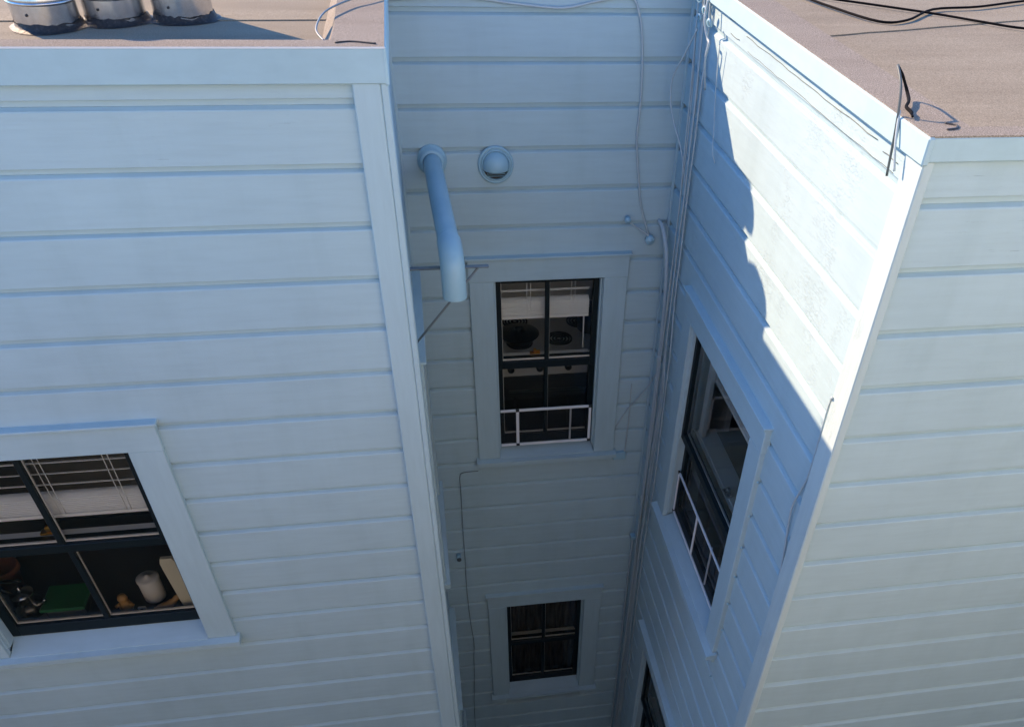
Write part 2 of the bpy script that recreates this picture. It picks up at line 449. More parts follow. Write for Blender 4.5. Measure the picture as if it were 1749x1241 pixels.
# ------------------------------------------------------------------ windows
def window(kind, op, cols, name_extra=None, casings=(True, True), proud=.31, cs=0., dmid=.1):
    a0, a1, b0, b1 = op; f = wmap(kind)
    trim = 'px' if kind in 'LRB' else 'py'
    # jamb liner (root of the window)
    mb = MB()
    abox(mb, f, a0-.14, a0, b0-.1, b1+.1, -.95, .03); abox(mb, f, a1, a1+.14, b0-.1, b1+.1, -.95, .03)
    abox(mb, f, a0-.0, a1+.0, b1, b1+.14, -.95, .03)
    win = mb.build('window', M['pz'], house)
    def part(nm, mt, *bb, bev=.015):
        return abox(MB(), f, *bb, bev=bev).build(nm, M[mt], win)
    part('casing', 'pz', a0-.72, a0-.02, b0-.25, b1-.002, 0.0-.05, .125)
    part('casing', 'pz', a1+.02, a1+.72, b0-.25, b1-.002, 0.0-.05, .125)
    part('head_casing', trim, a0-.74, a1+.74, b1+.002, b1+.66, -.05, .135)
    part('head_flashing', trim, a0-.80, a1+.80, b1+.66, b1+.72, -.05, .21, bev=.01)
    # sloping sill
    mb = MB(); 
    for (s0, s1, c1) in ((a0-.80, a1+.80, proud),):
        vs = [f(s0, b0-.06, -.6), f(s1, b0-.06, -.6), f(s0, b0-.30, c1), f(s1, b0-.30, c1),
              f(s0, b0-.44, c1), f(s1, b0-.44, c1), f(s0, b0-.44, -.6), f(s1, b0-.44, -.6)]
        # notch the sill horns: wide part only in front of the siding
        mb.add([f(a0, b0+.01, -.6), f(a1, b0+.01, -.6), f(a0, b0-.245, .13), f(a1, b0-.245, .13), f(a0, b0-.6, .13), f(a1, b0-.6, .13), f(a0, b0-.6, -.6), f(a1, b0-.6, -.6)],
               [(0, 1, 3, 2), (2, 3, 5, 4), (4, 5, 7, 6), (6, 7, 1, 0), (0, 2, 4, 6), (1, 7, 5, 3)])
        mb.add([f(s0, b0-.245, .0), f(s1, b0-.245, .0), f(s0, b0-.30, c1), f(s1, b0-.30, c1), f(s0, b0-.44, c1), f(s1, b0-.44, c1), f(s0, b0-.44, .0), f(s1, b0-.44, .0)],
               [(0, 1, 3, 2), (2, 3, 5, 4), (4, 5, 7, 6), (6, 7, 1, 0), (0, 2, 4, 6), (1, 7, 5, 3)])
    mb.build('sill', M[trim], win)
    part('apron', trim, a0-.70, a1+.70, b0-.70, b0-.442, -.05, .09)
    part('parting_stop', 'pz', a0+.0, a0+.05, b0-.02, b1, -.2+cs, -.06+cs*.5, bev=.005)
    part('parting_stop', 'pz', a1-.05, a1-.0, b0-.02, b1, -.2+cs, -.06+cs*.5, bev=.005)
    mid = (b0+b1)/2+dmid
    # sashes
    for which, (s0, s1, c0, c1) in (('upper', (mid-.14, b1, -.36+cs, -.20+cs)), ('lower', (b0-.02, mid+.14, -.54+cs, -.38+cs))):
        st = .21; br = .24 if which == 'upper' else .34; tr_ = .22 if which == 'upper' else .26
        mb = MB()
        abox(mb, f, a0, a0+st, s0, s1, c0, c1); abox(mb, f, a1-st, a1, s0, s1, c0, c1)
        abox(mb, f, a0+st, a1-st, s0, s0+br, c0, c1); abox(mb, f, a0+st, a1-st, s1-tr_, s1, c0, c1)
        sash = mb.build('sash', M['sash'], win)
        w = a1-a0-2*st; mw = .13
        mb = MB()
        for i in range(1, cols):
            am = a0+st+w*i/cols; abox(mb, f, am-mw/2, am+mw/2, s0+br, s1-tr_, c0+.01, c1-.01)
        if cols > 1: mb.build('muntin', M['sash'], win)
        # white putty line / inner edges and the panes
        for i in range(cols):
            p0 = a0+st+w*i/cols+(mw/2 if i else 0); p1 = a0+st+w*(i+1)/cols-(mw/2 if i < cols-1 else 0)
            q0, q1 = s0+br, s1-tr_; cm = (c0+c1)/2-.03
            mb = MB(); e = .022
            abox(mb, f, p0, p0+e, q0, q1, c0-.005, cm-.004, bev=.003); abox(mb, f, p0+e, p1, q0, q0+e*2, c0-.005, cm-.004, bev=.003)
            mb.build('glazing_bead', M['alu'], win)
            mb = MB(); mb.add([f(p0-.01, q0-.01, cm), f(p1+.01, q0-.01, cm), f(p1+.01, q1+.01, cm), f(p0-.01, q1+.01, cm)], [(0, 1, 2, 3)])
            mb.build('glass_pane', M['glass'], win)
        # white room side of the sash
        mb = MB()
        abox(mb, f, a0+.0, a0+st-.02, s0+.01, s1-.01, c0-.09, c0-.004); abox(mb, f, a1-st+.02, a1, s0+.01, s1-.01, c0-.09, c0-.004)
        abox(mb, f, a0+st-.02, a1-st+.02, s1-tr_-.0, s1-.01, c0-(.20 if which == 'lower' else .02), c0-.004)
        mb.build('sash_inner_face', M['white'], win)
    am = a0+st+w/2 if cols > 1 else (a0+a1)/2
    return win, mid
def lock(win, kind, a, b, c, mt='brass', s=1.):
    f = wmap(kind); mb = MB()
    abox(mb, f, a-.16*s, a+.16*s, b, b+.05*s, c-.12*s, c+.02*s)
    abox(mb, f, a-.05*s, a+.05*s, b+.05*s, b+.17*s, c-.1*s, c-.0, bev=.02)
    abox(mb, f, a-.02*s, a+.17*s, b+.06*s, b+.1*s, c-.09*s, c-.03*s)
    return mb.build('sash_lock', M[mt], win)
def room(kind, op, depth=11, ext=(2.5, 2.5), zext=(5.2, 1.2)):
    a0, a1, b0, b1 = op; f = wmap(kind); mb = MB()
    A0, A1, B0, B1, C0, C1 = a0-ext[0], a1+ext[1], b0-zext[0], b1+zext[1], -depth, -.56
    v = [f(a, b, c) for c in (C0, C1) for b in (B0, B1) for a in (A0, A1)]
    mb.add(v, [(0, 1, 3, 2), (0, 2, 6, 4), (1, 5, 7, 3), (0, 4, 5, 1), (2, 3, 7, 6)])
    # front wall around the opening
    for (x0, x1, y0, y1) in ((A0, a0-.1, B0, B1), (a1+.1, A1, B0, B1), (a0-.1, a1+.1, B0, b0-.3), (a0-.1, a1+.1, b1+.13, B1)):
        abox(mb, f, x0, x1, y0, y1, C1-.05, C1-.0, bev=0)
    mb.build('room', M['room'], house)

wB1, midB = window('B', WB1, 2); lock(wB1, 'B', 3.0, midB+.14, -.56)
wB2, mB2 = window('B', WB2, 2)
wL1, midL = window('L', WL1, 2); lock(wL1, 'L', -9.35, midL+.14, -.56, s=1.3)
wS1, midS = window('SR', WSR1, 1, cs=.13, dmid=-.22); lock(wS1, 'SR', -15.9, midS+.14, -.46, 'steel', 1.2)
wS2, _m = window('SR', WSR2, 1, cs=.13)
wSL, _m = window('SL', WSL1, 1, proud=.23); wSL2, _m = window('SL', WSL2, 1, proud=.23)
room('B', WB1, 10, (1.15, 1.5), (3.6, 1.2)); room('B', WB2, 9, (1.2, 1.2)); room('L', WL1, 6.6, (1.0, 3), (1.4, 1.2))
room('SR', WSR1, 12, (2.8, 2.5)); room('SR', WSR2, 12, (2.8, 2.5))
room('SL', WSL1, 4, (.5, .5), (3, 1)); room('SL', WSL2, 4, (.5, .5), (3, 1))

for (x0, x1, y0, y1) in ((WSR1[0]-.05, WSR1[0]+.12, midS, WSR1[3]+.1), (WSR1[1]-.12, WSR1[1]+.05, midS, WSR1[3]+.1), (WSR1[0], WSR1[1], WSR1[3]-.02, WSR1[3]+.12)):
    abox(MB(), wmap('SR'), x0, x1, y0, y1, -1.5, -.66).build('inner_casing', M['white'], wS1)
abox(MB(), wmap('SR'), WSR1[0]+.1, WSR1[1]-.1, midS+.05, midS+.15, -1.05, -.50).build('inner_sash_rail', M['white'], wS1)
abox(MB(), wmap('SR'), WSR1[0]+.2, WSR1[0]+.5, midS, WSR1[3]-.1, -.66, -.52).build('inner_sash_stile', M['white'], wS1)
# ------------------------------------------------------------------ blinds
def blind(kind, op, label, c, singles, pile, drop, step, root_name='window_blind'):
    a0, a1, b0, b1 = op; f = wmap(kind); p = f((a0+a1)/2, b1-drop, c)
    t = thing(root_name, label, 'blind', p)
    A0, A1 = a0+.24, a1-.24
    abox(MB(), f, A0, A1, b1-.28, b1-.08, c-.14, c+.14).build('head_rail', M['blind'], t)
    def slat(z, tilt, w=.24):
        mb = MB(); vs = []
        for a in (A0, A1):
            for (dc, db) in ((-w/2, tilt), (-w/4, tilt*.5+.02), (0, .028), (w/4, -tilt*.5+.02), (w/2, -tilt)):
                vs.append(f(a, z+db, c+dc))
            for (dc, db) in ((w/2, -tilt-.014), (0, .012), (-w/2, tilt-.014)): vs.append(f(a, z+db, c+dc))
        n = 8
        fs = [(j, (j+1) % n, n+(j+1) % n, n+j) for j in range(n)]+[tuple(range(n)), tuple(range(2*n-1, n-1, -1))]
        mb.add(vs, fs).build('slat', M['blind'], t)
    z = b1-.42
    for i in range(singles): slat(z, -.065+random.uniform(-.008, .008), .2); z -= step
    for i in range(pile): slat(z, .02+random.uniform(-.015, .015), .26); z -= .052
    abox(MB(), f, A0, A1, z-.10, z, c-.13, c+.13).build('bottom_rail', M['blind'], t)
    nC = 2 if (a1-a0) < 4 else 3
    for i in range(nC):
        a = A0+(A1-A0)*(i+.62)/nC
        for dd in (-.05, .05):
            MB().tube([f(a+dd, b1-.2, c+.14), f(a+dd*1.2, (b1+z)/2, c+.15), f(a+dd, z, c+.14)], .010, 5).build('cord', M['blind'], t)
    return t
blind('L', WL1, 'white slatted blind half raised behind the wide window on the left facade', -.74, 4, 9, 2.2, .30)
tb = blind('B', WB1, 'white slatted blind gathered above the stove in the narrow upper light well window', -.76, 2, 9, 1.8, .3)
fB = wmap('B')
MB().tube([fB(4.55, -12.1, -.7), fB(4.56, -13.4, -.7)], .022, 6).build('tilt_wand', M['alu'], tb)
blind('SR', WSR1, 'white slatted blind gathered at the top of the side wall window', -.78, 1, 14, 1.6, .25)

# ------------------------------------------------------------------ expandable insect screens standing on the sills
def screen(kind, a0, a1, b0, b1, c, label, posts):
    f = wmap(kind); t = thing('window_screen', label, 'screen', f((a0+a1)/2, b0, c))
    w = .085 if kind == 'B' else .055
    for (x0, x1, y0, y1, cc, nm) in ((a0, a1, b1-w, b1, 0, 'top_rail'), (a0, a1, b0, b0+w, 0, 'bottom_rail')):
        abox(MB(), f, x0, x1, y0, y1, c+cc-.028, c+cc+.028, bev=.01).build(nm, M['alu'], t)
    for (p, ww, dc) in posts:
        abox(MB(), f, p-ww/2, p+ww/2, b0+w, b1-w, c+dc-.025, c+dc+.025, bev=.01).build('upright', M['alu'], t)
    for p in (posts[0][0], posts[-1][0]):
        for y in (b0, b1-w):
            abox(MB(), f, p-.06, p+.06, y-.008, y+w+.008, c-.035, c+.035, bev=.01).build('corner_clip', M['black'], t)
    mb = MB(); mb.add([f(a0, b0+w, c-.01), f(a1, b0+w, c-.01), f(a1, b1-w, c-.01), f(a0, b1-w, c-.01)], [(0, 1, 2, 3)])
    mb.build('insect_mesh', M['mesh'], t)
    return t
screen('B', 1.80, 4.86, -16.66, -15.22, -.13, 'white framed insect screen in the bottom of the narrow upper light well window', [(2.36, .10, 0), (4.15, .06, -.06), (4.80, .085, 0)])
screen('SR', -18.90, -14.1, -16.92, -15.34, -.17, 'white framed insect screen in the bottom of the side wall window', [(-18.86, .05, 0), (-16.8, .08, 0), (-15.5, .05, -.06), (-14.14, .06, 0)])

# ------------------------------------------------------------------ kitchen behind the back window
st = thing('stove', 'grey gas stove seen through the narrow upper light well window', 'stove', (4.0, YB+5.4, -20.2))
SY, SZ = YB+3.5, -15.35
box('body', M['stove'], st, 1.9, 6.3, SY, SY+3.7, -16.1, SZ, bev=.06)
box('oven_door', M['black_door'], st, 2.0, 6.2, SY+.05, SY+3.6, -20.1, -16.12, bev=.04)
box('door_handle', M['steel_dark'], st, 2.4, 5.8, SY-.12, SY-.05, -16.7, -16.6, bev=.02)
for i in range(4): MB().lathe([(.13, 0), (.12, .12), (.05, .14), (0, .14)], (2.5+i*1.05, SY, -15.75), (0, -1, 0), n=16).build('knob', M['black'], st)
box('backguard', M['stove'], st, 1.9, 6.3, SY+3.55, SY+3.9, SZ-.05, SZ+1.5, bev=.04)
box('control_strip', M['black'], st, 2.2, 3.6, SY+3.52, SY+3.55, SZ+1.15, SZ+1.3, bev=.0)
box('control_strip', M['black'], st, 3.9, 6.0, SY+3.52, SY+3.55, SZ+1.15, SZ+1.3, bev=.0)
for (bx, by) in ((2.95, 1.1), (4.45, 1.25), (2.95, 2.7), (5.4, 2.5)):
    mb = MB()
    for r_ in (.12, .24, .36, .46): mb.lathe([(r_-.03, 0), (r_-.03, .05), (r_+.03, .05), (r_+.03, 0)], (bx, SY+by, SZ), n=28)
    mb.build('burner', M['black'], st)
pn = thing('frying_pan', 'black lidded frying pan on the left burner of the stove', 'pan', (2.95, SY+1.3, SZ+.05))
MB().lathe([(0, 0), (.55, 0), (.72, .22), (.75, .24), (.70, .24), (.54, .04), (0, .04)], (2.95, SY+1.3, SZ+.06), n=36).build('bowl', M['black'], pn)
MB().lathe([(.73, .25), (.60, .30), (.3, .34), (.09, .35), (.08, .42), (.16, .46), (.12, .5), (0, .51)], (2.95, SY+1.3, SZ+.06), n=36).build('lid', M['steel_dark'], pn)
pt = thing('cooking_pot', 'tall dark cooking pot at the right end of the stove', 'pot', (5.75, SY+1.9, SZ))
MB().lathe([(0, 0), (.5, 0), (.52, .8), (.55, .84), (.48, .84), (.46, .06), (0, .06)], (5.75, SY+1.9, SZ+.04), n=32).build('body', M['black'], pt)
MB().tube([(5.2, SY+1.9, SZ+.7), (5.05, SY+1.9, SZ+.7), (5.05, SY+2.05, SZ+.7), (5.2, SY+2.08, SZ+.7)], .03).build('handle', M['black'], pt)
cbn = thing('kitchen_cabinet', 'grey base cabinet with panelled doors left of the stove', 'cabinet', (1.2, YB+5.4, -20.2))
box('carcass', M['cabinet'], cbn, .6, 1.86, SY+.15, SY+3.7, -20.2, SZ-.05, bev=.03)
for z0_, z1_ in ((-20.0, -17.0), (-16.9, -15.7)):
    d = box('door', M['cabinet'], cbn, .7, 1.8, SY+.05, SY+.14, z0_, z1_, bev=.03)
    box('door_panel', M['stove'], d, .9, 1.6, SY+.01, SY+.05, z0_+.25, z1_-.25, bev=.02)
ug = thing('upper_shelf_jars', 'row of small jars on a shelf high inside the narrow upper light well window', 'jars', (3.3, YB+7, -12.5))
box('shelf', M['cabinet'], ug, 1.2, 5.6, YB+6.6, YB+7.7, -12.6, -12.5)
for i in range(7): MB().lathe([(0, 0), (.2, 0), (.2, .5), (.14, .6), (.16, .72), (0, .72)], (1.8+i*.62, YB+7.1, -12.5), n=16).build('jar', M['ceramic' if i % 2 else 'steel'], ug)

# ------------------------------------------------------------------ counter and things behind the left window
ct = thing('kitchen_counter', 'dark kitchen counter just inside the wide left facade window', 'counter', (-9, YL+2.2, -20))
box('worktop', M['counter'], ct, -12.2, -5.7, YL+.60, YL+4.2, -16.6, -16.36)
box('backsplash', M['counter'], ct, -12.2, -5.7, YL+.565, YL+.598, -16.7, -16.3)
CT = -16.36
g = thing('food_container', 'low plastic food box with a green lid behind the left window', 'container', (-10.2, YL+1.15, CT))
box('tub', M['clear'], g, -10.65, -9.7, YL+.8, YL+1.6, CT, CT+.32, bev=.06)
box('lid', M['green'], g, -10.72, -9.63, YL+.73, YL+1.67, CT+.32, CT+.42, bev=.04)
g = thing('canister', 'round white lidded canister standing on the counter behind the left window', 'canister', (-8.1, YL+1.3, CT))
MB().lathe([(0, 0), (.25, 0), (.27, .06), (.27, .68), (.23, .72)], (-8.1, YL+1.3, CT), n=32).build('body', M['ceramic'], g)
MB().lathe([(.285, .68), (.285, .74), (.22, .77), (.05, .79), (.05, .82), (0, .84)], (-8.1, YL+1.3, CT), n=32).build('lid', M['ceramic'], g)
g = thing('cutting_board', 'tall cream rounded board leaning at the right end of the left window', 'board', (-7.1, YL+.85, CT))
mb = MB(); vs = []; out = []
for i in range(24):
    a = 2*math.pi*i/24; x = .20*max(-1, min(1, 1.35*math.cos(a))); z = .85+.85*max(-1, min(1, 1.18*math.sin(a))); out.append((x, z))
for dy in (0, .10):
    for (x, z) in out: vs.append((-7.07+x-z*.13, YL+.74+dy+z*.1, CT+z))
mb.add(vs, [tuple(range(24)), tuple(range(47, 23, -1))]+[(i, (i+1) % 24, 24+(i+1) % 24, 24+i) for i in range(24)]).build('slab', M['cream'], g)
g = thing('wooden_spoon', 'light wooden spatula lying beside the cream board on the counter', 'spatula', (-7.6, YL+.8, CT))
MB().tube([(-8.0, YL+.74, CT+.06), (-7.8, YL+.78, CT+.10), (-7.55, YL+.85, CT+.2), (-7.38, YL+.95, CT+.36)], [.09, .12, .12, .11, .08, .05], 10).build('blade', M['wood'], g)
g = thing('figurine', 'small knobbly tan figurine standing on the counter', 'figurine', (-8.75, YL+.95, CT))
MB().lathe([(0, 0), (.15, 0), (.17, .12), (.13, .26), (.09, .32), (.13, .40), (.10, .50), (0, .54)], (-8.75, YL+.95, CT), n=20).build('body', M['tan'], g)
for dx in (-1, 1): MB().tube([(-8.75+dx*.12, YL+.93, CT+.22), (-8.75+dx*.22, YL+.88, CT+.17)], .045, 8).build('arm', M['tan'], g)
g = thing('kitchen_timer', 'small square white timer with a dark dial on the counter', 'timer', (-8.32, YL+.8, CT))
box('case', M['ceramic'], g, -8.42, -8.22, YL+.76, YL+.84, CT, CT+.18, bev=.02)
MB().lathe([(0, .0), (.055, 0), (.055, .02), (0, .02)], (-8.32, YL+.76, CT+.09), (0, -1, 0), n=16).build('dial', M['black'], g)
g = thing('kettle', 'shiny steel stovetop kettle with a dark handle left of the green lidded box', 'kettle', (-11.15, YL+1.2, CT))
kx, ky = -11.15, YL+1.2
MB().lathe([(0, 0), (.34, 0), (.37, .1), (.34, .3), (.26, .42), (.27, .44), (.25, .62), (.29, .64), (.27, .70), (.1, .78), (.04, .80), (.05, .88), (0, .9)], (kx, ky, CT), n=36).build('body', M['steel'], g)
MB().tube([(kx+.3, ky-.1, CT+.3), (kx+.5, ky-.2, CT+.45), (kx+.6, ky-.25, CT+.62)], [.07, .06, .04], 10).build('spout', M['steel'], g)
MB().tube([(kx-.2, ky, CT+.68), (kx-.4, ky, CT+.9), (kx-.35, ky, CT+1.1), (kx+.15, ky, CT+1.1)], .045, 8).build('handle', M['black'], g)
g = thing('flower_pot', 'terracotta pot at the far left behind the left window', 'pot', (-11.9, YL+2.3, CT))
MB().lathe([(0, 0), (.25, 0), (.36, .6), (.40, .6), (.40, .74), (.33, .74), (.3, .6), (0, .6)], (-11.9, YL+2.2, CT), n=28).build('body', M['terracotta'], g)

# ------------------------------------------------------------------ curtain in the lower back window
cu = MB(); vs = []; nx, nz = 60, 6
for j in range(nz):
    for i in range(nx+1):
        x = WB2[0]+(WB2[1]-WB2[0])*i/nx
        vs.append((x, YB+.95+.09*math.sin(i*1.55+.3*math.sin(j*.7))+.03*math.sin(i*.6), WB2[3]-.1-(WB2[3]-WB2[2]+.3)*j/(nz-1)))
cu.add(vs, [(j*(nx+1)+i, j*(nx+1)+i+1, (j+1)*(nx+1)+i+1, (j+1)*(nx+1)+i) for j in range(nz-1) for i in range(nx)], True)
tag(cu.build('curtain', M['curtain'], None), 'dark pleated curtain hanging behind the lowest light well window', 'curtain')
# white shelf and frame inside the side window
t = thing('white_dresser', 'white dresser with open shelves deep inside the side wall window', 'dresser', (XSR+7, 16.5, -23))
box('carcass', M['white'], t, XSR+7.5, XSR+8.8, 13, 19, -22.8, -16.8, bev=.04)
for z in (-18.6, -20.4): box('shelf', M['white'], t, XSR+7.1, XSR+7.5, 13, 19, z-.06, z+.06)
box('upper_frame', M['white'], t, XSR+6.9, XSR+7.2, 14.5, 14.8, -22.8, -15.6)

# ------------------------------------------------------------------ vent pipe on the light well wall
vp = thing('vent_pipe', 'pale blue painted flue pipe on the light well wall with its elbow turned down', 'pipe', (.25, YB, -7.5))
PZ = -7.42
MB().lathe([(.38, 0), (.38, .04), (.36, .07), (.33, .08), (.32, .22), (.29, .25), (.24, .26)], (.26, YB, PZ), (0, -1, 0), n=40).build('flange', M['pm'], vp)
MB().tube([(.26, YB-.05, PZ), (.34, YB-2.8, PZ-.02), (.42, YB-5.0, PZ-.05)], .235, 28, sub=6).build('pipe', M['pm'], vp)
pe = [(.42, YB-4.9, PZ-.05), (.43, YB-5.25, PZ-.09), (.44, YB-5.5, PZ-.25), (.44, YB-5.58, PZ-.5), (.44, YB-5.6, PZ-.95)]
MB().tube(pe, .262, 28, sub=8, caps=False).build('elbow', M['pm'], vp)
MB().lathe([(.25, 0), (.255, .02), (0, .02)], (.44, YB-5.6, PZ-.90), (0, 0, -1), n=28).build('dark_opening', M['black'], vp)
br = thing('pipe_bracket', 'pale blue angle iron bracket with a diagonal strut holding up the flue pipe', 'bracket', (XSL, 17.4, -8))
box('bar', M['dull_cable'], br, XSL, 1.24, 17.33, 17.45, -7.965, -7.945, bev=.004)
box('bar_flange', M['dull_cable'], br, XSL, 1.24, 17.44, 17.455, -8.03, -7.965, bev=.003)
MB().tube([(XSL, 17.42, -9.78), (1.03, 17.42, -7.98)], .026, 6, smooth_path=False).build('strut', M['dull_cable'], br)

# ------------------------------------------------------------------ round hooded vent
hv = thing('hooded_vent', 'round pale blue hooded wall vent with a half dome', 'vent', (1.9, YB, -7.6))
c = (1.89, YB, -7.56)
MB().lathe([(.46, 0), (.47, .03), (.45, .06), (.41, .065), (.40, .04), (.385, .04), (.38, .09), (.36, .11), (.345, .09), (.345, .02)], c, (0, -1, 0), n=48).build('ring', M['pm'], hv)
mb = MB(); vs = []; rr_ = .345; nu, nv = 32, 18
for i in range(nv+1):                      # horizontal slices from the lip up to the crown, front half only
    t_ = math.asin(-.11/rr_)+(math.pi/2-math.asin(-.11/rr_))*i/nv
    for j in range(nu+1):
        a = math.pi*j/nu
        vs.append((c[0]+rr_*math.cos(t_)*math.cos(a), c[1]-.03-rr_*.9*math.cos(t_)*math.sin(a), c[2]+rr_*math.sin(t_)))
mb.add(vs, [(i*(nu+1)+j, i*(nu+1)+j+1, (i+1)*(nu+1)+j+1, (i+1)*(nu+1)+j) for i in range(nv) for j in range(nu)], True).build('hood', M['pm'], hv)
MB().lathe([(0, 0), (.35, 0)], (c[0], c[1]-.012, c[2]), (0, -1, 0), n=32).build('throat', M['black'], hv)
for z in (-.20, -.255): box('louvre', M['pm'], hv, c[0]-.24, c[0]+.24, YB-.10, YB-.04, c[2]+z-.012, c[2]+z, bev=.003)

# ------------------------------------------------------------------ line hooks, wires and cables in the light well
for (x, z, rad, lab) in ((5.50, -9.02, .09, 'small painted insulator knob at the upper left end of a short strap'), (6.19, -9.60, .13, 'larger painted insulator knob where the drooping wire ends')):
    h = thing('insulator_knob', lab, 'insulator', (x, YB, z))
    MB().lathe([(rad*.5, 0), (rad*.5, .12), (rad, .14), (rad, .24), (rad*.8, .27), (rad*.35, .27), (rad*.3, .3), (0, .3)], (x, YB, z), (0, -1, 0), n=20).build('knob', M['pm'], h)
tag(MB().tube([(5.50, YB-.22, -9.05), (5.85, YB-.2, -9.28), (6.1, YB-.2, -9.45), (6.19, YB-.2, -9.6)], .028, 6).build('wire_strap', M['cable']), 'short painted wire strap joining the two insulator knobs', 'wire')
def onback(pts, off=.06): return [(x, YB-off, z) for x, z in pts]
tag(MB().tube(onback([(-.4, -3.98), (1.2, -3.93), (2.6, -4.06), (3.6, -4.12), (4.4, -3.98), (5.15, -3.9), (5.40, -4.2), (5.55, -4.9), (5.62, -6.1), (5.60, -7.0), (5.73, -7.9), (5.85, -8.6), (6.05, -9.2), (6.19, -9.55)]), .030, 7).build('telephone_wire', M['cable']),
    'painted wire sagging along the top of the back wall and down to the insulator knob', 'wire')
tag(MB().tube(onback([(.95, -17.50), (.45, -17.52), (.31, -17.7), (.30, -18.4), (.26, -20.1), (.25, -21.6), (.22, -23.2), (.25, -25.0), (.33, -26.6), (.28, -27.4), (.24, -28.6), (.12, -31), (.05, -34), (0, -38)]), .013, 6).build('thin_wire', M['dull_cable']),
    'thin dark wire hanging from the corner of the upper light well window sill', 'wire')
t = thing('pipe_stub', 'short capped pipe stub poking out low on the light well wall', 'pipe', (.02, YB, -21.45))
MB().tube([(.02, YB, -21.42), (.03, YB-.25, -21.45)], .08, 12, smooth_path=False).build('stub', M['pm'], t)
MB().lathe([(.085, 0), (.085, .05), (.04, .06), (0, .05)], (.03, YB-.24, -21.45), (0, -1, -.1), n=14).build('cap', M['grey_cable'], t)
# small junction under the right end of the upper window
t = thing('junction_box', 'small painted junction box at the lower right corner of the upper light well window', 'junction box', (5.95, YB, -17.4))
box('case', M['pm'], t, 5.68, 6.12, YB-.12, YB, -17.42, -17.1, bev=.02)
MB().tube([(6.08, YB-.05, -17.2), (6.12, YB-.05, -15.8), (6.10, YB-.05, -14.4)], .02, 6).build('lead', M['cable'], t)
tag(MB().tube([(5.6, YB-.05, -16.3), (6.0, YB-.1, -15.4), (6.5, YB-.5, -14.3), (6.62, 21.3, -13.2)], .018, 6).build('slack_wire', M['cable']), 'slack wire crossing from the cable bundle to the upper light well window', 'wire')
# conduit
cd = thing('conduit', 'painted grey conduit bending out of the back wall and running down the corner', 'conduit', (6.5, 21.5, -30))
MB().tube([(6.45, YB-.02, -9.15), (6.50, YB-.35, -9.25), (6.56, YB-.75, -9.8), (6.60, YB-.95, -10.8), (6.63, YB-1.02, -12.5), (6.63, 21.38, -16), (6.63, 21.34, -22), (6.63, 21.34, -30), (6.63, 21.3, -47)], .062, 12).build('tube', M['cable'], cd)
for z in (-18.4, -24.6, -12.9): MB().lathe([(.065, -.12), (.085, -.1), (.085, .1), (.065, .12)], (6.63, 21.36, z), n=14).build('coupling', M['cable'], cd)
cp = MB().tube([(6.66, 22.1, -21.0), (6.66, 22.15, -25), (6.66, 22.1, -47)], .042, 10).build('thin_conduit', M['cable'])
tag(cp, 'thinner painted conduit starting halfway down in the corner of the light well', 'conduit')
box_ = box('conduit_clamp', M['pm'], None, 6.56, 6.74, 22.0, 22.25, -21.05, -20.9); tag(box_, 'small clamp on top of the thinner conduit in the corner', 'clamp')
# bundle of cables
random.seed(11)
CAB = ['nearest the back wall', 'second from the back wall', 'just left of the middle', 'in the middle', 'just right of the middle', 'second from the window side', 'nearest the side window', 'looser than the rest']
for i in range(8):
    o = (i-3.5)*.055; pts = []
    for z, y, s_, w_ in ((-3.2, 21.35, .5, 1.7), (-4.3, 21.2, 1.2, 1.8), (-5.6, 21.05, 1.6, 1.5), (-6.8, 20.98, 1.2, 1.0), (-8.0, 20.92, .8, .8), (-9.4, 20.9, .6, .7), (-10.8, 20.88, .8, .9), (-12.2, 20.86, 1.3, 1.4), (-13.5, 20.8, 1.8, 1.8), (-15, 20.8, 2.2, 1.9), (-17.0, 20.85, 2.0, 1.5), (-20, 20.95, 1.6, 1.3), (-24, 21.0, 2.2, 1.4), (-27, 21.0, 3, 1.8), (-30, 21.05, 3, 1.8), (-34, 21.05, 2, 1.3), (-46, 21.0, 1, 1)):
        jx = random.uniform(-.03, .03)*s_; jy = random.uniform(-.06, .06)*s_
        pts.append((6.66+abs(jx)*.5-.05*(i % 2)-.04*(i % 3), y+o*w_+jy, z))
    tag(MB().tube(pts, [.024, .017, .014, .020][i % 4], 6).build('bundled_cable', M['cable']), 'painted cable of the loose corner bundle, %s' % ('the one '+CAB[i] if i < 7 else 'hanging '+CAB[i]), 'cable', 'cables bundled down the corner')
tag(MB().tube([(6.55, 21.3, -4.3), (6.40, 21.6, -4.9), (6.25, 21.9, -5.5), (6.3, 21.8, -6.2), (6.5, 21.3, -6.9), (6.6, 20.9, -7.6)], .022, 6).build('looped_cable', M['cable']), 'painted cable bowing away from the top of the cable bundle in a loop', 'cable')
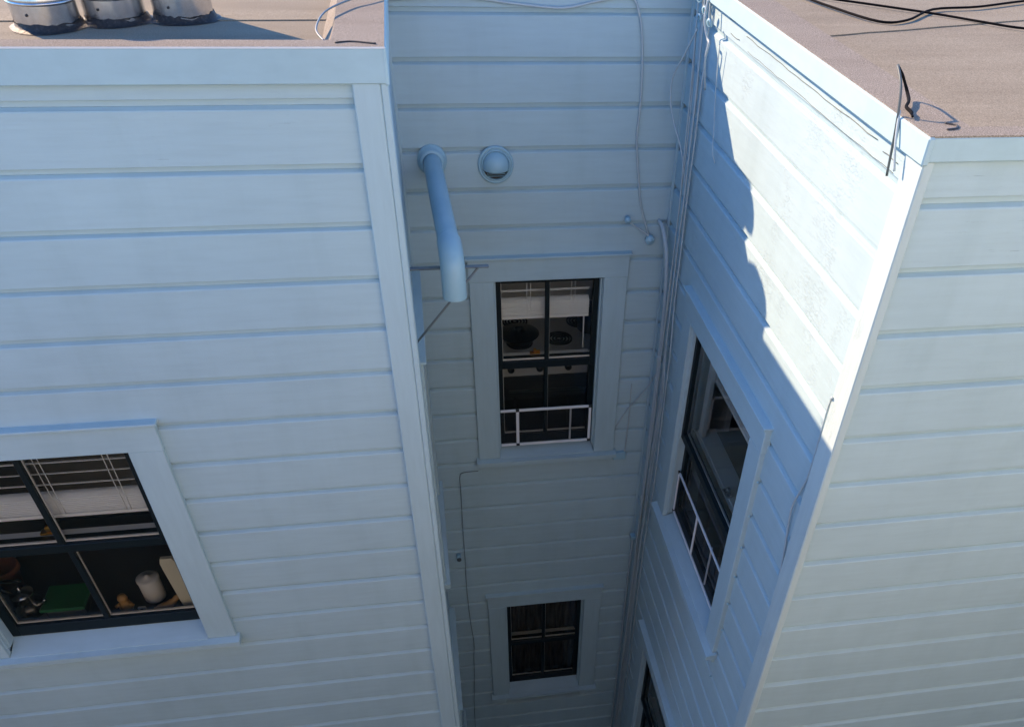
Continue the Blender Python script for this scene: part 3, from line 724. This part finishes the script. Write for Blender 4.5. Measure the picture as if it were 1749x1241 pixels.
# tangle of clips where the cables go over the roof edge
tk = thing('cable_anchor', 'cluster of painted rings and clips holding the cables at the roof edge', 'cable clip', (6.5, 21.2, -3.7))
for i, (y, z, r_) in enumerate(((21.25, -3.7, .10), (20.75, -3.85, .08), (20.3, -4.0, .08), (21.1, -4.05, .07))):
    MB().lathe([(r_-.025, -.02), (r_+.01, -.02), (r_+.01, .02), (r_-.025, .02), (r_-.025, -.02)], (6.5, y, z), (1, .3, .2), n=20).build('ring', M['pm'], tk)
MB().tube([(6.5, 20.6, -3.6), (6.45, 20.5, -4.0), (6.52, 20.35, -4.3), (6.5, 20.15, -4.35), (6.48, 20.2, -4.7), (6.6, 20.3, -5.3)], .026, 8).build('drip_loop', M['cable'], tk)
tag(MB().tube([(6.62, 19.75, -4.3), (6.66, 19.7, -5.2), (6.66, 19.45, -5.9), (6.62, 19.2, -6.3), (6.68, 19.1, -6.5)], .012, 6).build('short_wire', M['cable']), 'thin painted wire down the sunlit siding beside the cable anchor', 'wire')
# wires on the right corner board
tag(MB().tube([(6.57, 11.02, -7.6), (6.63, 11.12, -7.75), (6.70, 11.26, -8.1), (6.72, 11.27, -9.4), (6.70, 11.36, -9.95), (6.68, 11.46, -10.4), (6.70, 11.44, -10.9), (6.72, 11.34, -11.5), (6.73, 11.24, -12.2)], .022, 7).build('corner_wire', M['cable']), 'painted wire drooping down the corner board of the right wing', 'wire')
tl = thing('antenna_lead', 'stiff grey cable looping above the corner of the right roof, with a black squiggle', 'cable', (6.5, 11.3, -3.8))
MB().tube([(6.52, 11.25, -4.05), (6.50, 11.35, -3.4), (6.50, 11.5, -3.0), (6.53, 11.8, -2.8)], .019, 8).build('lead', M['grey_cable'], tl)
MB().tube([(6.53, 11.8, -2.8), (6.80, 12.1, -2.98), (6.95, 12.1, -3.2), (6.85, 11.81, -3.24), (6.70, 11.57, -3.25), (6.68, 11.38, -3.26), (6.62, 11.2, -3.27)], [.016, .02, .024, .024, .024, .024, .016], 8).build('black_squiggle', M['black_cable'], tl)  # wavy black run from the loop down along the edge strip
MB().tube([(6.50, 11.05, -3.92), (6.48, 11.2, -3.6), (6.52, 11.4, -3.25)], .018, 8).build('second_lead', M['cable'], tl)
# roof cables
zc = ROOF-.30+.05
def onr(pts): return [(x*kR, y*kR, zc+.0) for x, y in pts]
tag(MB().tube(onr([(7.7, 19.6), (7.98, 18.9), (8.2, 18.0), (8.655, 16.77), (9.3, 16.9), (10.3, 17.84), (11.4, 18.1), (12.8, 18.7), (15, 19.5)]), .024, 8).build('roof_cable', M['black_cable']), 'black cable dipping towards the edge of the right roof and turning away', 'cable')
tag(MB().tube(onr([(8.1, 19.4), (8.34, 18.9), (9.1, 18.3), (10.1, 17.48), (10.8, 16.75), (11.36, 16.26), (12.5, 16.0), (15, 15.2)]), .022, 8).build('roof_cable', M['black_cable']), 'black cable running straight down across the right roof under the other', 'cable')
tag(MB().tube([(-1.35, 15.45, ROOF+.0), (-1.50, 16.0, ROOF+.05), (-1.40, 17.0, ROOF+.1), (-1.05, 17.9, ROOF+.1), (-.75, 18.3, ROOF+.1), (-.3, 18.8, ROOF+.05)], .016, 7).build('white_wire', M['dull_cable']), 'thin grey wire looping over the inner edge of the left roof', 'wire')

# ------------------------------------------------------------------ sheet metal ducts on the left roof
ZD = ROOF-.38
for i, (x, y, r_, lab) in enumerate(((-6.27, 18.25, .54, 'leftmost galvanised roof duct set in black mastic'),
                                     (-5.25, 18.72, .53, 'middle galvanised roof duct with a mastic skirt close to both others'),
                                     (-4.11, 18.92, .53, 'rightmost galvanised roof duct nearest the light well'))):
    t = thing('roof_duct', lab, 'duct', (x, y, ZD), 'galvanised ducts on the left roof')
    H = 2.0
    MB().lathe([(r_*.985, .05), (r_*.985, .44)], (x, y, ZD), n=48).build('lower_sleeve', M['galv'], t)
    MB().lathe([(r_*.95, .40), (r_*.95, .43), (r_, .435), (r_*1.01, .45), (r_, .47), (r_, H-.05), (r_*1.02, H), (r_*.9, H), (r_*.9, H-.4), (0, H-.4)], (x, y, ZD), n=48).build('upper_sleeve', M['galv'], t)
    MB().lathe([(r_*.99, .385), (r_*1.025, .40), (r_*1.025, .425), (r_*.99, .44)], (x, y, ZD), n=48).build('joint_band', M['galv'], t)
    mb = MB(); vs = []; n_ = 48
    for j, (rr2, h) in enumerate(((1.0, .12), (1.015, .085), (1.05, .045), (1.12, .022), (1.22, .010))):
        for k in range(n_):
            a = 2*math.pi*k/n_; q = 1+.04*math.sin(3*a+i)+random.uniform(-.012, .012)*(j > 0)
            vs.append((x+r_*rr2*q*math.cos(a) if j else x+r_*math.cos(a), y+r_*rr2*q*math.sin(a) if j else y+r_*math.sin(a), ZD+h+(random.uniform(-.018, .018) if j < 2 else 0)))
    mb.add(vs, [(j*n_+k, j*n_+(k+1) % n_, (j+1)*n_+(k+1) % n_, (j+1)*n_+k) for j in range(4) for k in range(n_)], True).build('mastic_skirt', M['mastic'], t)
    for a in (-105,): 
        a = R(a); MB().lathe([(.022, 0), (.02, .012), (0, .018)], (x+r_*math.cos(a), y+r_*math.sin(a), ZD+.26), (math.cos(a), math.sin(a), 0), n=10).build('screw', M['mastic'], t)

# ------------------------------------------------------------------ unseen shapes at the back roof edge, outlined to throw the siding's stepped shadow
def caster(t, poly, y0, y1, nm):
    cx_ = sum(p[0] for p in poly)/len(poly); cz_ = sum(p[1] for p in poly)/len(poly); mb = MB(); vs = []; n = len(poly)
    for y, k in ((y0, .86), (y0+.08, 1.), (y1-.08, 1.), (y1, .86)):
        for (x, z) in poly: vs.append((cx_+(x-cx_)*k, y, cz_+(z-cz_)*k))
    fs = [(j*n+i, j*n+(i+1) % n, (j+1)*n+(i+1) % n, (j+1)*n+i) for j in range(3) for i in range(n)]
    mb.add(vs, fs+[tuple(range(n)), tuple(range(4*n-1, 3*n-1, -1))]).build(nm, M['galv'], t)
t = thing('roof_caster', 'unseen shadow cowl with a rounded snout just above the back wall', 'vent', (1.6, YB+.26, ROOF))
caster(t, [(2.6, -3.05), (2.0, -2.68), (1.56, -2.40), (1.25, -2.26), (.98, -2.20), (.78, -2.28), (.66, -2.45), (.68, -2.62), (.80, -2.74), (1.16, -2.92), (1.2, -3.1)], YB+.1, YB+.42, 'hood')
box('foot', M['galv'], t, 1.25, 2.5, YB+.12, YB+.40, ROOF-.05, -3.02)
t = thing('hump_caster', 'unseen rounded flashing hump in the inner corner above the light well', 'occluder', (-.2, YB+.26, ROOF))
caster(t, [(.52, -3.28), (.45, -2.95), (.15, -2.66), (-.31, -2.46), (-.6, -2.42), (-.8, -2.55), (-.87, -2.85), (-.87, -3.28)], YB+.1, YB+.42, 'cover')
box('caster_curb', M['mint'], house, 1.22, 6.55, YB+.13, YB+.39, ROOF-.05, -2.93)  # unseen curb, its height and end set by the shadow edge
# ------------------------------------------------------------------ ground and the neighbour whose roof the photograph is taken from
gm = MB(); gm.add([(-1500, -1500, -55), (1500, -1500, -55), (1500, 1500, -55), (-1500, 1500, -55)], [(0, 1, 2, 3)])
tag(gm.build('ground', M['asphalt'], None), kind='structure')
nb = thing('neighbouring_building', 'cream stucco neighbour facing the blue house across a narrow yard', 'building', (0, -12, -55))
box('wall', M['stucco'], nb, -90, 60, -40, -.9, -55, -7.4)
box('parapet', M['stucco'], nb, -90, 60, -1.5, -.8, -7.4, -6.6)
box('bounce_storey', M['stucco2'], nb, -3, 90, -40, -3.5, -7.38, 8)  # unseen storey added to bounce sunlight onto the facades
# ------------------------------------------------------------------ split seams along the frieze board of the sunlit wall
random.seed(5)
def split(pts, r=.010):
    MB().tube(pts, r, 5, smooth_path=False).build('split_seam', M['grey_cable'], house)
for (ya, yb, z, rad) in ((19.7, 19.25, -3.79, .008), (18.5, 12.2, -3.875, .006), (11.95, 11.45, -3.945, .006), (19.5, 18.9, -4.03, .006), (18.3, 11.5, -4.10, .004)):
    n_ = max(3, int((ya-yb)/.35)); pts = []
    for i in range(n_+1):
        pts.append((XSR-.004, ya+(yb-ya)*i/n_, z+random.uniform(-.012, .012)))
    split(pts, rad)

# dried beads of caulk where the boards run into the side window's casing and the corner board
random.seed(21)
mb = MB()
for k in range(7, 15):
    z = ZR-k+.02
    for (y, w) in ((13.26, .05), (11.09, .03)):
        mb.lathe([(0, -.035), (.02, -.028), (w*.7, 0), (w*.55, .02), (0, .035+random.uniform(0, .02))], (XSR-.03+random.uniform(0, .02), y, z+random.uniform(-.02, .02)), (0, 0, 1), n=8)
mb.build('caulk', M['pm'], house)
